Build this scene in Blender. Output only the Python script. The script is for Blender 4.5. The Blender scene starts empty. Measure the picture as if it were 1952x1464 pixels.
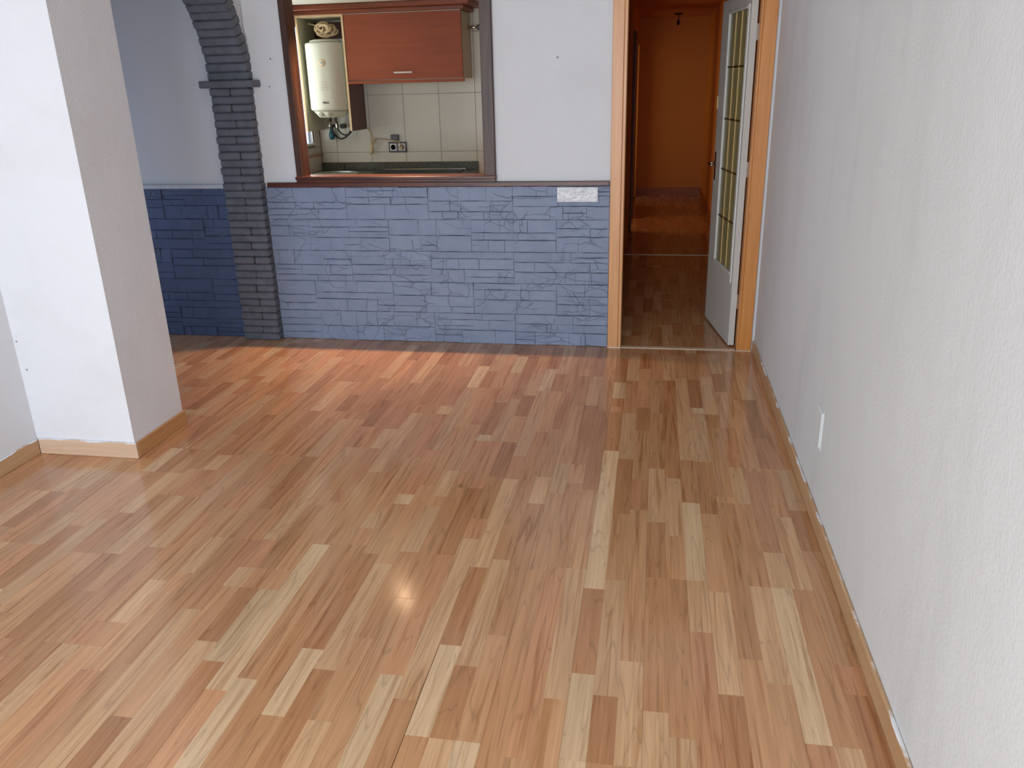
import bpy, bmesh, math, random
from mathutils import Vector, Matrix
C = bpy.context.scene.collection
sc = bpy.context.scene
PI = math.pi

# ------------------------------------------------------------------ camera
CH = 1.6
F_PX, YAW, PITCH, ROLL = 1548.48, .1756, -.353, -.025
cy, sy, cp, sp = math.cos(YAW), math.sin(YAW), math.cos(PITCH), math.sin(PITCH)
fw = Vector((-sy * cp, cy * cp, sp)); rt = Vector((cy, sy, 0)); up = rt.cross(fw)
cr, sr = math.cos(ROLL), math.sin(ROLL)
r2 = rt * cr + up * sr; u2 = up * cr - rt * sr
cam_d = bpy.data.cameras.new('camera')
cam_d.sensor_width = 36; cam_d.lens = F_PX / 1952 * 36; cam_d.clip_start = .05
cam = bpy.data.objects.new('camera', cam_d); C.objects.link(cam)
m = Matrix((r2, u2, -fw)).transposed().to_4x4(); m.translation = Vector((0, 0, CH)); cam.matrix_world = m
sc.camera = cam

# ------------------------------------------------------------------ world, light, exposure
sc.view_settings.view_transform = 'Standard'; sc.view_settings.look = 'None'
sc.view_settings.gamma = 1; sc.view_settings.use_curve_mapping = False
sc.view_settings.exposure = 0.06
w = bpy.data.worlds.new('world'); sc.world = w; w.use_nodes = True
bg = w.node_tree.nodes['Background']; bg.inputs[0].default_value = (.62, .78, 1, 1); bg.inputs[1].default_value = 1.7

def area(name, loc, rot, sx, sy_, power, col, spread=PI):
    d = bpy.data.lights.new(name, 'AREA'); d.shape = 'RECTANGLE'; d.size = sx; d.size_y = sy_
    d.energy = power; d.color = col; d.spread = 2.15; d.spread = spread
    o = bpy.data.objects.new(name, d); C.objects.link(o); o.location = loc; o.rotation_euler = rot
    return o
# daylight through the balcony window behind the camera
area('daylight_balcony', (-1.2, -2.26, 1.3), (PI / 2, 0, 0), 2.8, 2.2, 178, (.83, .92, 1))
# daylight through the window at the end of the side room beyond the arch
area('daylight_side_room', (-4.62, 4.2, .85), (PI / 2, 0, -PI / 2), 1.0, 1.3, 6, (.40, .64, 1))
# daylight through the kitchen window
area('daylight_kitchen', (-2.794, 6.125, 1.63), (PI / 2, 0, -PI / 2), .97, .86, 5.5, (1, .98, .82))
# warm daylight from the room off the corridor
area('light_corridor_room', (-1.2, 9.85, 1.2), (PI / 2, 0, -PI / 2), .8, 1.6, 6, (1, .60, .28))
area('fill_corridor_end', (-.9, 11.9, 1.3), (PI / 2, 0, -PI / 2 + .5), .6, 1.7, 3.0, (1, .66, .30))  # added lamp in an invented unseen side opening, brightens the corridor's end wall

# ------------------------------------------------------------------ helpers
def link(name, bm, mats, parent=None, smooth=False, me=None):
    if me is None:
        me = bpy.data.meshes.new(name); bm.to_mesh(me); bm.free()
        for mt in (mats if isinstance(mats, (list, tuple)) else [mats]): me.materials.append(mt)
        if smooth:
            for p in me.polygons: p.use_smooth = True
    o = bpy.data.objects.new(name, me); C.objects.link(o)
    if parent: o.parent = parent
    return o
def tag(o, label=None, cat=None, group=None, kind=None):
    if label: o['label'] = label
    if cat: o['category'] = cat
    if group: o['group'] = group
    if kind: o['kind'] = kind
    return o
def empty(name, loc=(0, 0, 0)):
    o = bpy.data.objects.new(name, None); C.objects.link(o); o.location = loc; o.empty_display_size = .05
    return o
def thing(name, label, cat, loc=(0, 0, 0), group=None):
    return tag(empty(name, loc), label, cat, group)
def box(bm, x0, x1, y0, y1, z0, z1, b=0, M=None, mi=0):
    """box, chamfered by b when b > 0"""
    P = []
    c = Vector(((x0 + x1) / 2, (y0 + y1) / 2, (z0 + z1) / 2)); h = Vector(((x1 - x0) / 2, (y1 - y0) / 2, (z1 - z0) / 2))
    fs = []
    if b <= 0:
        v = {}
        for i in (-1, 1):
            for j in (-1, 1):
                for k in (-1, 1):
                    v[i, j, k] = bm.verts.new(c + Vector((i * h.x, j * h.y, k * h.z)))
        q = [((-1, -1, -1), (-1, -1, 1), (-1, 1, 1), (-1, 1, -1)), ((1, -1, -1), (1, 1, -1), (1, 1, 1), (1, -1, 1)),
             ((-1, -1, -1), (1, -1, -1), (1, -1, 1), (-1, -1, 1)), ((-1, 1, -1), (-1, 1, 1), (1, 1, 1), (1, 1, -1)),
             ((-1, -1, -1), (-1, 1, -1), (1, 1, -1), (1, -1, -1)), ((-1, -1, 1), (1, -1, 1), (1, 1, 1), (-1, 1, 1))]
        for f in q: fs.append(bm.faces.new([v[a] for a in f]))
        vs = list(v.values())
    else:
        b = min(b, h.x * .9, h.y * .9, h.z * .9)
        v = {}
        for i in (-1, 1):
            for j in (-1, 1):
                for k in (-1, 1):
                    for a in range(3):
                        d = [h.x - b, h.y - b, h.z - b]; d[a] += b
                        v[i, j, k, a] = bm.verts.new(c + Vector((i * d[0], j * d[1], k * d[2])))
        S = (-1, 1)
        for a in range(3):
            o1, o2 = [t for t in range(3) if t != a]
            for s in S:
                ring = []
                for (p, q_) in ((-1, -1), (1, -1), (1, 1), (-1, 1)):
                    k = [0, 0, 0]; k[a] = s; k[o1] = p; k[o2] = q_; ring.append(v[k[0], k[1], k[2], a])
                fs.append(bm.faces.new(ring))
        for a in range(3):      # edges along axis a
            o1, o2 = [t for t in range(3) if t != a]
            for p in S:
                for q_ in S:
                    k0 = [0, 0, 0]; k1 = [0, 0, 0]; k0[a] = -1; k1[a] = 1
                    k0[o1] = k1[o1] = p; k0[o2] = k1[o2] = q_
                    fs.append(bm.faces.new([v[(*k0, o1)], v[(*k1, o1)], v[(*k1, o2)], v[(*k0, o2)]]))
        for i in S:
            for j in S:
                for k in S: fs.append(bm.faces.new([v[i, j, k, 0], v[i, j, k, 1], v[i, j, k, 2]]))
        vs = list(v.values())
        bmesh.ops.recalc_face_normals(bm, faces=fs)
    for f in fs: f.material_index = mi
    if M is not None:
        for q in vs: q.co = M @ q.co
    return fs
def boxobj(name, dims, mat, parent=None, b=0, M=None):
    bm = bmesh.new(); box(bm, *dims, b=b, M=M); return link(name, bm, mat, parent)
def lathe(bm, prof, seg=32, M=None, mi=0, cap=True):
    rings = []
    for r, z in prof:
        rings.append([bm.verts.new(Vector((r * math.cos(2 * PI * i / seg), r * math.sin(2 * PI * i / seg), z))) for i in range(seg)])
    fs = []
    for a, c in zip(rings, rings[1:]):
        for i in range(seg): fs.append(bm.faces.new([a[i], a[(i + 1) % seg], c[(i + 1) % seg], c[i]]))
    if cap:
        fs.append(bm.faces.new(rings[-1])); fs.append(bm.faces.new(list(reversed(rings[0]))))
    for f in fs: f.material_index = mi
    if M is not None:
        for r in rings:
            for q in r: q.co = M @ q.co
    return fs
def tube(bm, pts, r, seg=8, closed=False):
    pts = [Vector(p) for p in pts]; n = len(pts); rings = []
    prev = None
    for i, p in enumerate(pts):
        a = pts[(i - 1) % n] if (closed or i > 0) else p
        c = pts[(i + 1) % n] if (closed or i < n - 1) else p
        t = (c - a).normalized()
        if prev is None:
            u = t.cross(Vector((0, 0, 1)));
            if u.length < .1: u = t.cross(Vector((1, 0, 0)))
            u.normalize()
        else:
            u = prev - t * prev.dot(t); u.normalize()
        prev = u; v_ = t.cross(u); rr = r[i] if isinstance(r, (list, tuple)) else r
        rings.append([bm.verts.new(p + (u * math.cos(2 * PI * k / seg) + v_ * math.sin(2 * PI * k / seg)) * rr) for k in range(seg)])
    rng = range(n) if closed else range(n - 1)
    for i in rng:
        a, c = rings[i], rings[(i + 1) % n]
        for k in range(seg): bm.faces.new([a[k], c[k], c[(k + 1) % seg], a[(k + 1) % seg]])
    if not closed: bm.faces.new(rings[0]); bm.faces.new(list(reversed(rings[-1])))
    bmesh.ops.recalc_face_normals(bm, faces=bm.faces[:])
def smooth_path(pts, n=6):
    pts = [Vector(p) for p in pts]; out = []
    for i in range(len(pts) - 1):
        p0 = pts[max(i - 1, 0)]; p1 = pts[i]; p2 = pts[i + 1]; p3 = pts[min(i + 2, len(pts) - 1)]
        for k in range(n):
            t = k / n
            out.append(.5 * ((2 * p1) + (p2 - p0) * t + (2 * p0 - 5 * p1 + 4 * p2 - p3) * t * t + (3 * p1 - p0 - 3 * p2 + p3) * t ** 3))
    out.append(pts[-1]); return out

# ------------------------------------------------------------------ materials
def srgb(r, g, b):
    f = lambda c: (c / 255 / 12.92) if c / 255 <= .04045 else ((c / 255 + .055) / 1.055) ** 2.4
    return (f(r), f(g), f(b), 1)
class N:
    def __init__(s, name):
        s.m = bpy.data.materials.new(name); s.m.use_nodes = True; s.t = s.m.node_tree
        s.p = s.t.nodes['Principled BSDF']
    def n(s, typ, **kw):
        o = s.t.nodes.new(typ)
        for k, v_ in kw.items():
            if k in o.inputs: o.inputs[k].default_value = v_
            else: setattr(o, k, v_)
        return o
    def l(s, a, b): s.t.links.new(a, b)
    def coord(s, scale=(1, 1, 1), kind='Object'):
        tc = s.n('ShaderNodeTexCoord'); mp = s.n('ShaderNodeMapping'); mp.inputs['Scale'].default_value = scale
        s.l(tc.outputs[kind], mp.inputs[0]); return mp.outputs[0]
    def noise(s, vec, scale, detail=4, rough=.55, dist=0):
        o = s.n('ShaderNodeTexNoise'); o.inputs['Scale'].default_value = scale; o.inputs['Detail'].default_value = detail
        o.inputs['Roughness'].default_value = rough; o.inputs['Distortion'].default_value = dist
        s.l(vec, o.inputs['Vector']); return o.outputs['Fac']
    def ramp(s, fac, *st):
        o = s.n('ShaderNodeValToRGB'); e = o.color_ramp.elements
        e[0].position, e[0].color = st[0]; e[1].position, e[1].color = st[-1]
        for p_, c_ in st[1:-1]:
            x = e.new(p_); x.color = c_
        s.l(fac, o.inputs[0]); return o.outputs[0]
    def mix(s, a, b, fac, mode='MIX'):
        o = s.n('ShaderNodeMix'); o.data_type = 'RGBA'; o.blend_type = mode
        for sock, v_ in ((o.inputs[0], fac), (o.inputs[6], a), (o.inputs[7], b)):
            if isinstance(v_, (int, float, tuple)): sock.default_value = v_
            else: s.l(v_, sock)
        return o.outputs[2]
    def math(s, op, a, b=0.):
        o = s.n('ShaderNodeMath'); o.operation = op
        for sock, v_ in ((o.inputs[0], a), (o.inputs[1], b)):
            if isinstance(v_, (int, float)): sock.default_value = v_
            else: s.l(v_, sock)
        return o.outputs[0]
    def bump(s, h, strength=.2, dist=.002):
        o = s.n('ShaderNodeBump'); o.inputs['Strength'].default_value = strength; o.inputs['Distance'].default_value = dist
        s.l(h, o.inputs['Height']); s.l(o.outputs[0], s.p.inputs['Normal'])
    def base(s, c, rough=.5, metal=0, spec=.5):
        if isinstance(c, tuple): s.p.inputs['Base Color'].default_value = c
        else: s.l(c, s.p.inputs['Base Color'])
        s.p.inputs['Roughness'].default_value = rough; s.p.inputs['Metallic'].default_value = metal
        s.p.inputs['Specular IOR Level'].default_value = spec
        return s
BW = lambda v: (v, v, v, 1)
def plain(name, c, rough=.5, metal=0, var=.06, scale=30, bump=0):
    a = N(name); v = a.coord()
    nz = a.noise(v, scale)
    lo = tuple(x * (1 - var) for x in c[:3]) + (1,); hi = tuple(min(1, x * (1 + var)) for x in c[:3]) + (1,)
    a.base(a.ramp(nz, (.3, lo), (.7, hi)), rough, metal)
    if bump: a.bump(nz, bump, .002)
    return a.m
def plaster(name, c, dirt=None, dirtamt=.3, bump=.35, bscale=90, streak=False):
    a = N(name); v = a.coord()
    big = a.noise(v, 1.3, 3)
    col = a.ramp(big, (.3, tuple(x * .965 for x in c[:3]) + (1,)), (.7, c))
    if dirt:
        vs = a.coord((1.6, 1.6, .35)) if streak else a.coord((1, 1, 1))
        dn = a.noise(vs, 2.6 if streak else 1.9, 5, .6)
        mask = a.ramp(dn, (.52, BW(0)), (.75, BW(dirtamt)))
        col = a.mix(col, dirt, mask)
    sp_ = a.noise(v, 14, 2)
    a.base(col, .75, 0, .25)
    b1 = a.noise(v, bscale, 2, .5); b2 = a.noise(v, 7, 2)
    a.bump(a.math('ADD', b1, a.math('MULTIPLY', b2, 2.0)), bump, .0025)
    return a.m
def wood(name, light, dark, axis='z', rough=.4, scale=1.0, bump=.05, contrast=(.35, .7), paint=None):
    """grain along axis; paint=(colour, z level) smears paint above an uneven line"""
    a = N(name)
    s = {'x': (1.2, 22, 22), 'y': (22, 1.2, 22), 'z': (22, 22, 1.2)}[axis]
    v = a.coord(tuple(k * scale for k in s))
    n1 = a.noise(v, 1.6, 6, .6, .6)
    col = a.ramp(n1, (contrast[0], dark), (contrast[1], light))
    if paint:
        tc = a.n('ShaderNodeTexCoord'); sx = a.n('ShaderNodeSeparateXYZ'); a.l(tc.outputs['Object'], sx.inputs[0])
        nz = a.noise(a.coord((1, 1, 1)), 9, 3)
        h = a.math('ADD', sx.outputs[2], a.math('MULTIPLY', nz, .03))
        mask = a.ramp(a.math('MULTIPLY', a.math('SUBTRACT', h, paint[1]), 300.), (0, BW(0)), (1, BW(1)))
        col = a.mix(col, paint[0], mask)
    a.base(col, rough); a.bump(n1, bump, .001)
    return a.m

M_white = plaster('white_plaster', srgb(226, 226, 228), srgb(186, 180, 174), .1)
M_right = plaster('white_textured_plaster', srgb(222, 223, 222), srgb(170, 168, 168), .22, .5, 95, True)
M_pillar = plaster('pillar_paint', srgb(232, 232, 236), srgb(180, 172, 158), .15, .6, 120)
M_nook = plaster('shaded_nook_plaster', srgb(190, 184, 180), None, 0, .2)  # white paint, its colour darkened to stand in for the side room's shade
M_ceil = plaster('ceiling_paint', srgb(228, 228, 226), None, 0, .15)
M_kceil = plaster('kitchen_ceiling_paint', srgb(225, 226, 212), None, 0, .1)
M_hall = plaster('corridor_orange_paint', srgb(226, 160, 90), None, 0, .2)
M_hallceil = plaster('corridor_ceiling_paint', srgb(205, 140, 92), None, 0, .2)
M_base = plain('subfloor', srgb(70, 48, 34), .8)
M_joint = plain('dark_joint', srgb(30, 32, 38), .9)
M_grout = plain('pale_grout', srgb(150, 146, 132), .85)

# laminate: tone and seed come from mesh attributes, one value per printed strip
a = N('laminate_strip')
at = a.n('ShaderNodeAttribute'); at.attribute_name = 'tone'; at2 = a.n('ShaderNodeAttribute'); at2.attribute_name = 'seed'
tc = a.n('ShaderNodeTexCoord'); va = a.n('ShaderNodeVectorMath'); va.operation = 'ADD'
a.l(tc.outputs['Object'], va.inputs[0]); a.l(at2.outputs['Vector'], va.inputs[1])
def mp(vec, s):
    o = a.n('ShaderNodeMapping'); o.inputs['Scale'].default_value = s; a.l(vec, o.inputs[0]); return o.outputs[0]
v1 = mp(va.outputs[0], (60, 2.2, 1)); v2 = mp(va.outputs[0], (16, 1.1, 1)); v3 = mp(va.outputs[0], (230, 6, 1))
fine = a.noise(v1, 1.0, 5, .6, .5); fib = a.noise(v3, 1, 2)
# cathedral lines: bands of a smooth stretched noise
cath = a.noise(v2, 1.0, 1.5, .45, .8)
band = a.math('PINGPONG', a.math('MULTIPLY', cath, 13.), 1.)
bandm = a.ramp(band, (0, BW(.70)), (.16, BW(.97)), (1, BW(1.0)))
streak = a.ramp(a.noise(v1, .55, 3, .6, 1.2), (.55, BW(1)), (.66, (.72, .60, .49, 1)))
grain = a.ramp(fine, (.3, (.84, .79, .75, 1)), (.66, (1.06, 1.06, 1.06, 1)))
col = a.mix(at.outputs['Color'], grain, 1., 'MULTIPLY')
col = a.mix(col, streak, .8, 'MULTIPLY'); col = a.mix(col, bandm, .8, 'MULTIPLY')
a.base(col, .26, 0, .5)
a.l(a.ramp(fib, (.3, BW(.11)), (.8, BW(.18))), a.p.inputs['Roughness'])
a.bump(a.math('ADD', fib, a.noise(a.coord((1, 1, 1)), 6, 2)), .06, .001)
M_lam = a.m

# painted stone cladding
a = N('slate_blue_stone'); v = a.coord()
n1 = a.noise(v, 9, 6, .6, .3); n2 = a.noise(v, 60, 3)
vw = a.n('ShaderNodeVectorMath'); vw.operation = 'ADD'
nv = a.n('ShaderNodeTexNoise'); nv.inputs['Scale'].default_value = 7; a.l(v, nv.inputs['Vector'])
sv = a.n('ShaderNodeVectorMath'); sv.operation = 'SCALE'; sv.inputs['Scale'].default_value = .12
a.l(nv.outputs['Color'], sv.inputs[0]); a.l(v, vw.inputs[0]); a.l(sv.outputs[0], vw.inputs[1])
vo = a.n('ShaderNodeTexVoronoi'); vo.feature = 'DISTANCE_TO_EDGE'; vo.inputs['Scale'].default_value = 5.5; a.l(vw.outputs[0], vo.inputs['Vector'])
crk = a.ramp(vo.outputs['Distance'], (0, BW(0)), (.02, BW(1)))
v4 = a.n('ShaderNodeMapping'); v4.inputs['Scale'].default_value = (3.2, 1, 13); a.l(vw.outputs[0], v4.inputs[0])
vo2 = a.n('ShaderNodeTexVoronoi'); vo2.feature = 'DISTANCE_TO_EDGE'; vo2.inputs['Scale'].default_value = 1.0; a.l(v4.outputs[0], vo2.inputs['Vector'])
crk2 = a.math('MAXIMUM', a.ramp(vo2.outputs['Distance'], (0, BW(0)), (.03, BW(1))), a.ramp(a.noise(v, 3.1, 2), (.50, BW(1)), (.56, BW(0))))
gate = a.ramp(a.noise(v, 4.2, 2), (.49, BW(1)), (.58, BW(0)))
crk = a.math('MINIMUM', a.math('MAXIMUM', crk, gate), crk2)
colr = a.ramp(n1, (.3, (.215, .262, .375, 1)), (.7, (.26, .308, .425, 1)))
colr = a.mix(colr, (.1, .12, .18, 1), a.math('MULTIPLY', a.math('SUBTRACT', 1., crk), .6))
a.base(colr, .5, 0, .35)
a.bump(a.math('ADD', a.math('ADD', n1, a.math('MULTIPLY', n2, .25)), a.math('MULTIPLY', crk, .5)), .55, .006)
M_stone = a.m
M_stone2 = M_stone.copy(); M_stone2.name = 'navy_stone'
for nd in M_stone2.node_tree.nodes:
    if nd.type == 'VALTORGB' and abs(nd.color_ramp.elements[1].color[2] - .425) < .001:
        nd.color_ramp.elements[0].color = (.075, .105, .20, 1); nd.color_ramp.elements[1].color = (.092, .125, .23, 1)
M_brick = plain('dark_grey_brick_paint', (.125, .132, .155, 1), .55, 0, .2, 18, .5)
M_brickback = plain('brick_joint', (.03, .031, .036, 1), .85)

M_dark = wood('dark_stained_wood', srgb(92, 58, 42), srgb(48, 28, 21), 'z', .42)
M_darkx = wood('dark_stained_wood_rail', srgb(112, 62, 46), srgb(56, 26, 20), 'x', .34)
M_cherry = wood('cherry_cabinet_front', srgb(144, 66, 24), srgb(130, 56, 19), 'x', .6)
M_cherryz = wood('cherry_panel', srgb(100, 48, 30), srgb(86, 40, 24), 'z', .5)
M_cornice = wood('cherry_cornice', srgb(140, 68, 32), srgb(104, 46, 22), 'x', .45)
M_case = wood('orange_door_casing', srgb(226, 168, 116), srgb(212, 152, 98), 'z', .35, 1, .03)
M_case2 = wood('deep_orange_door_casing', srgb(214, 146, 78), srgb(198, 128, 62), 'z', .35, 1, .03)  # right-hand casing and jamb, a deeper and more saturated orange
M_skirtx = wood('skirting_wood', srgb(220, 192, 166), srgb(206, 174, 146), 'x', .4, 1, .03, paint=(srgb(228, 228, 232), .089))
M_skirty = wood('skirting_wood_side', srgb(202, 164, 124), srgb(184, 144, 104), 'y', .4, 1, .03, paint=(srgb(228, 228, 230), .0865))
M_skirth = wood('corridor_skirting', srgb(190, 120, 70), srgb(165, 98, 54), 'x', .4)
M_edge = plain('beige_edge_band', srgb(218, 186, 142), .5)
M_cream = plain('cream_laminate', srgb(206, 204, 180), .5)
M_greyside = plain('grey_cabinet_side', srgb(176, 172, 156), .5)
M_tile = plain('cream_glazed_tile', srgb(196, 192, 178), .16, 0, .02, 4)
M_granite = plain('dark_granite', srgb(72, 74, 66), .25, 0, .75, 110)
M_steel = plain('brushed_steel', srgb(200, 202, 200), .25, 1, .04)
M_chrome = plain('chrome', srgb(215, 215, 210), .15, 1, .02)
M_black = plain('black_plastic', srgb(22, 22, 24), .4)
M_hob = plain('black_hob_glass', srgb(24, 26, 28), .08)
M_boiler = plain('cream_enamel', srgb(208, 208, 192), .3, 0, .02)
M_plug = plain('grey_wall_plug', srgb(158, 154, 152), .7)
M_boilergrey = plain('grey_plastic', srgb(196, 196, 178), .4, 0, .02)
M_darkgrey = plain('dark_grey_plastic', srgb(84, 82, 88), .35)
M_socket = plain('white_plastic', srgb(206, 202, 192), .35)
M_teal = plain('teal_rubber', srgb(20, 92, 108), .4, 0, .2)
M_cord = plain('beige_cord', srgb(172, 150, 112), .55)
M_coil = plain('bundled_beige_cable', srgb(196, 172, 134), .6, 0, .15)
M_ink = plain('dark_ink', srgb(60, 56, 52), .6)
M_redink = plain('red_ink', srgb(150, 84, 64), .6)
M_brass = plain('brass_came', srgb(206, 178, 118), .45, .3, .08)
M_brownc = plain('brown_came', srgb(104, 70, 38), .4, .5)
M_doorw = plaster('grey_white_door_paint', srgb(206, 204, 198), srgb(160, 150, 130), .12, .12)
M_mould = plain('white_gloss_moulding', srgb(224, 226, 222), .3, 0, .03)
M_thresh = plain('pale_threshold', srgb(224, 204, 176), .3, .2)
M_paintstrip = plain('white_rail_paint', srgb(205, 208, 216), .45)
a = N('amber_cathedral_glass'); v = a.coord((1, 1, .5))
a.base(srgb(176, 172, 122), .22); a.p.inputs['Transmission Weight'].default_value = .25; a.bump(a.noise(v, 45, 2), .5, .004)
M_glass = a.m
a = N('clear_glass'); a.base((.9, .95, 1, 1), .02); a.p.inputs['Transmission Weight'].default_value = 1.; M_clear = a.m
a = N('crinkled_film_plate'); v = a.coord((1, 1, 2.4))
nz = a.noise(v, 13, 4, .6, 1.8)
a.base(a.ramp(nz, (.35, srgb(206, 210, 216)), (.6, srgb(250, 250, 252))), .12); a.bump(nz, .9, .008); M_film = a.m
a = N('lamp_glow'); a.p.inputs['Emission Color'].default_value = (1, .72, .42, 1); a.p.inputs['Emission Strength'].default_value = 3
a.base(a.ramp(a.noise(a.coord(), 5), (.3, BW(.8)), (.7, BW(.85))), .4); M_lamp = a.m

# ------------------------------------------------------------------ setting: shells
def struct(name, boxes, mat, parent=None, b=0):
    bm = bmesh.new()
    for d in boxes: box(bm, *d, b=b)
    o = link(name, bm, mat, parent)
    if parent is None: o['kind'] = 'structure'
    return o
XW, YB, YB2, ZC = .65, 5.035, 5.123, 2.6
XL, XA0, XA1 = -2.854, -2.737, -2.477
wb = struct('wall_back', [(-4.6, -2.22, YB, YB2, 0, ZC), (-2.22, -1.02, YB, YB2, 0, 1.055), (-2.22, -1.02, YB, YB2, 2.16, ZC),
      (-1.02, -.19, YB, YB2, 0, ZC), (-.19, .56, YB, YB2, 2.08, ZC), (.56, XW, YB, YB2, 0, ZC)], M_white)
wr = struct('wall_right', [(XW, XW + .12, -2.32, YB2, 0, ZC)], M_right)
wl = struct('wall_left', [(XL - .12, XL, -2.32, 3.3, 0, ZC)], M_white)
# the wall with the balcony window, behind the camera
wf = struct('wall_front', [(XL, -2.6, -2.32, -2.2, 0, ZC), (.2, XW, -2.32, -2.2, 0, ZC), (-2.6, .2, -2.32, -2.2, 2.4, ZC), (-2.6, .2, -2.32, -2.2, 0, .2)], M_white)
wn = tag(empty('window_3', (-1.2, -2.26, .2)), kind='structure')
for i in range(3):
    x = -1.4 + i * .933
    bm = bmesh.new()
    box(bm, x, x + .05, .02, .05, 0, 2.2); box(bm, x + .883, x + .933, .02, .05, 0, 2.2)
    box(bm, x + .05, x + .883, .02, .05, 0, .05); box(bm, x + .05, x + .883, .02, .05, 2.15, 2.2)
    link('sash', bm, M_mould, wn)
struct('ceiling', [(-4.72, XW + .12, -2.32, YB2, ZC, ZC + .08)], M_ceil)
struct('wall_pillar', [(XL, -2.343, 3.11, 3.52, 0, ZC)], M_pillar)
# side room beyond the arch
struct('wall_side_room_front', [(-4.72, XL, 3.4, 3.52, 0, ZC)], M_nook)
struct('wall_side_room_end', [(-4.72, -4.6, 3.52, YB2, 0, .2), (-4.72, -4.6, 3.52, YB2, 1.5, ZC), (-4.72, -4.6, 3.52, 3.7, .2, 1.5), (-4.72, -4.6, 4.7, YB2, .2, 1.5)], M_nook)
# kitchen shell
KX0, KX1, KY, KZ = -2.79, -.35, 6.76, 2.2
kw = struct('wall_kitchen', [(KX0 - .1, KX1, KY, KY + .1, 0, KZ)], M_grout)
kl = struct('wall_kitchen_left', [(KX0 - .1, KX0, YB2, KY, 0, 1.17), (KX0 - .02, KX0, 6.62, KY, 1.17, KZ), (KX0 - .1, KX0, YB2, 5.6, 1.17, KZ), (KX0 - .1, KX0, 5.6, 6.62, 2.08, KZ)], M_grout)
struct('ceiling_kitchen', [(KX0 - .1, KX1, YB2, KY + .1, KZ, KZ + .08)], M_kceil)
struct('floor_kitchen', [(KX0 - .1, KX1, YB2, KY + .1, -.05, 0)], M_tile)
struct('wall_kitchen_right', [(KX1, -.27, YB2, KY + .1, 0, 2.43)], M_hall)
# corridor shell
HX0, HX1, HY, HZ = -.27, .68, 12.6, 2.43
struct('wall_corridor_left', [(HX0 - .08, HX0, KY + .1, 9.4, 0, HZ), (HX0 - .08, HX0, 10.3, 11.5, 0, HZ), (HX0 - .08, HX0, 12.35, HY, 0, HZ), (HX0 - .08, HX0, 11.5, 12.35, 2.06, HZ), (HX0 - .08, HX0, 9.4, 10.3, 2.06, HZ)], M_hall)  # the farther opening is invented, lets the added lamp reach the end wall
struct('wall_corridor_rooms', [(-1.78, -1.7, 9.0, 12.7, 0, HZ), (-1.7, HX0 - .081, 9.0, 9.08, 0, HZ), (-1.7, HX0 - .081, 10.95, 11.03, 0, HZ), (-1.7, HX0 - .081, 12.62, 12.7, 0, HZ)], M_hall)  # unseen shell with ceiling and floor, added to keep sky light out
struct('ceiling_corridor_rooms', [(-1.78, HX0 - .081, 9.0, 12.7, HZ, HZ + .08)], M_hallceil)
struct('floor_corridor_rooms', [(-1.78, HX0 - .95, 9.0, 12.7, -.05, -.008)], M_base)
struct('wall_corridor_right', [(HX1, HX1 + .08, YB2, HY, 0, HZ)], M_hall)
struct('wall_corridor_end', [(HX0 - .08, HX1 + .08, HY, HY + .08, 0, HZ)], M_hall)
struct('ceiling_corridor', [(HX0 - .08, HX1 + .08, YB2, HY + .08, HZ, HZ + .08)], M_hallceil)
struct('baseboard_corridor_end', [(HX0, HX1, HY - .015, HY, 0, .105)], M_skirth)
struct('baseboard_corridor_right', [(HX1 - .015, HX1, 5.9, HY - .02, 0, .1)], M_skirth)
d2 = tag(empty('door_2', (HX0, 9.85, 0)), kind='structure')
bm = bmesh.new()
box(bm, -.08, .025, -.53, -.44, 0, 2.1); link('jamb', bm, M_cherryz, d2)
bm = bmesh.new(); box(bm, -.08, .025, .44, .53, 0, 2.1); link('jamb', bm, M_cherryz, d2)
bm = bmesh.new(); box(bm, -.08, .025, -.44, .44, 2.02, 2.1); link('head', bm, M_cherryz, d2)
d3 = tag(empty('door_3', (HX1, 9.2, 0)), kind='structure')
bm = bmesh.new(); box(bm, -.03, 0, -.52, -.43, 0, 2.1); link('jamb', bm, M_case, d3)
bm = bmesh.new(); box(bm, -.03, 0, .43, .52, 0, 2.1); link('jamb', bm, M_case, d3)
bm = bmesh.new(); box(bm, -.03, 0, -.43, .43, 2.02, 2.1); link('head', bm, M_case, d3)
bm = bmesh.new(); box(bm, -.012, 0, -.43, .43, 0, 2.02); link('leaf', bm, M_cherryz, d3)

# ------------------------------------------------------------------ floor with laminate strips
floor = struct('floor', [(-4.72, XW + .1, -2.32, YB2, -.06, -.008), (HX0 - .9, HX1 + .08, YB2 + .001, HY + .08, -.06, -.008)], M_base)
SW, BW_, X0, BL = .0686, .206, -.598, 1.285
T = {'L': (214, 181, 143), 'P': (207, 166, 126), 'M': (200, 153, 112), 'N': (194, 145, 104), 'D': (182, 132, 92), 'R': (197, 145, 106)}
PR = [  # printed decors: per strip column, (length, tone)
    [[(.37, 'L'), (.43, 'D'), (.485, 'M')], [(.286, 'D'), (.574, 'P'), (.425, 'N')], [(.62, 'M'), (.30, 'D'), (.365, 'P')]],
    [[(.44, 'R'), (.845, 'P')], [(.72, 'N'), (.565, 'M')], [(.24, 'P'), (.52, 'M'), (.525, 'R')]],
    [[(.82, 'M'), (.465, 'N')], [(.33, 'R'), (.50, 'D'), (.455, 'P')], [(.60, 'N'), (.685, 'M')]],
    [[(.30, 'D'), (.53, 'M'), (.455, 'R')], [(.64, 'P'), (.645, 'R')], [(.55, 'R'), (.37, 'N'), (.365, 'D')]]]
rnd = random.Random(5)
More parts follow.
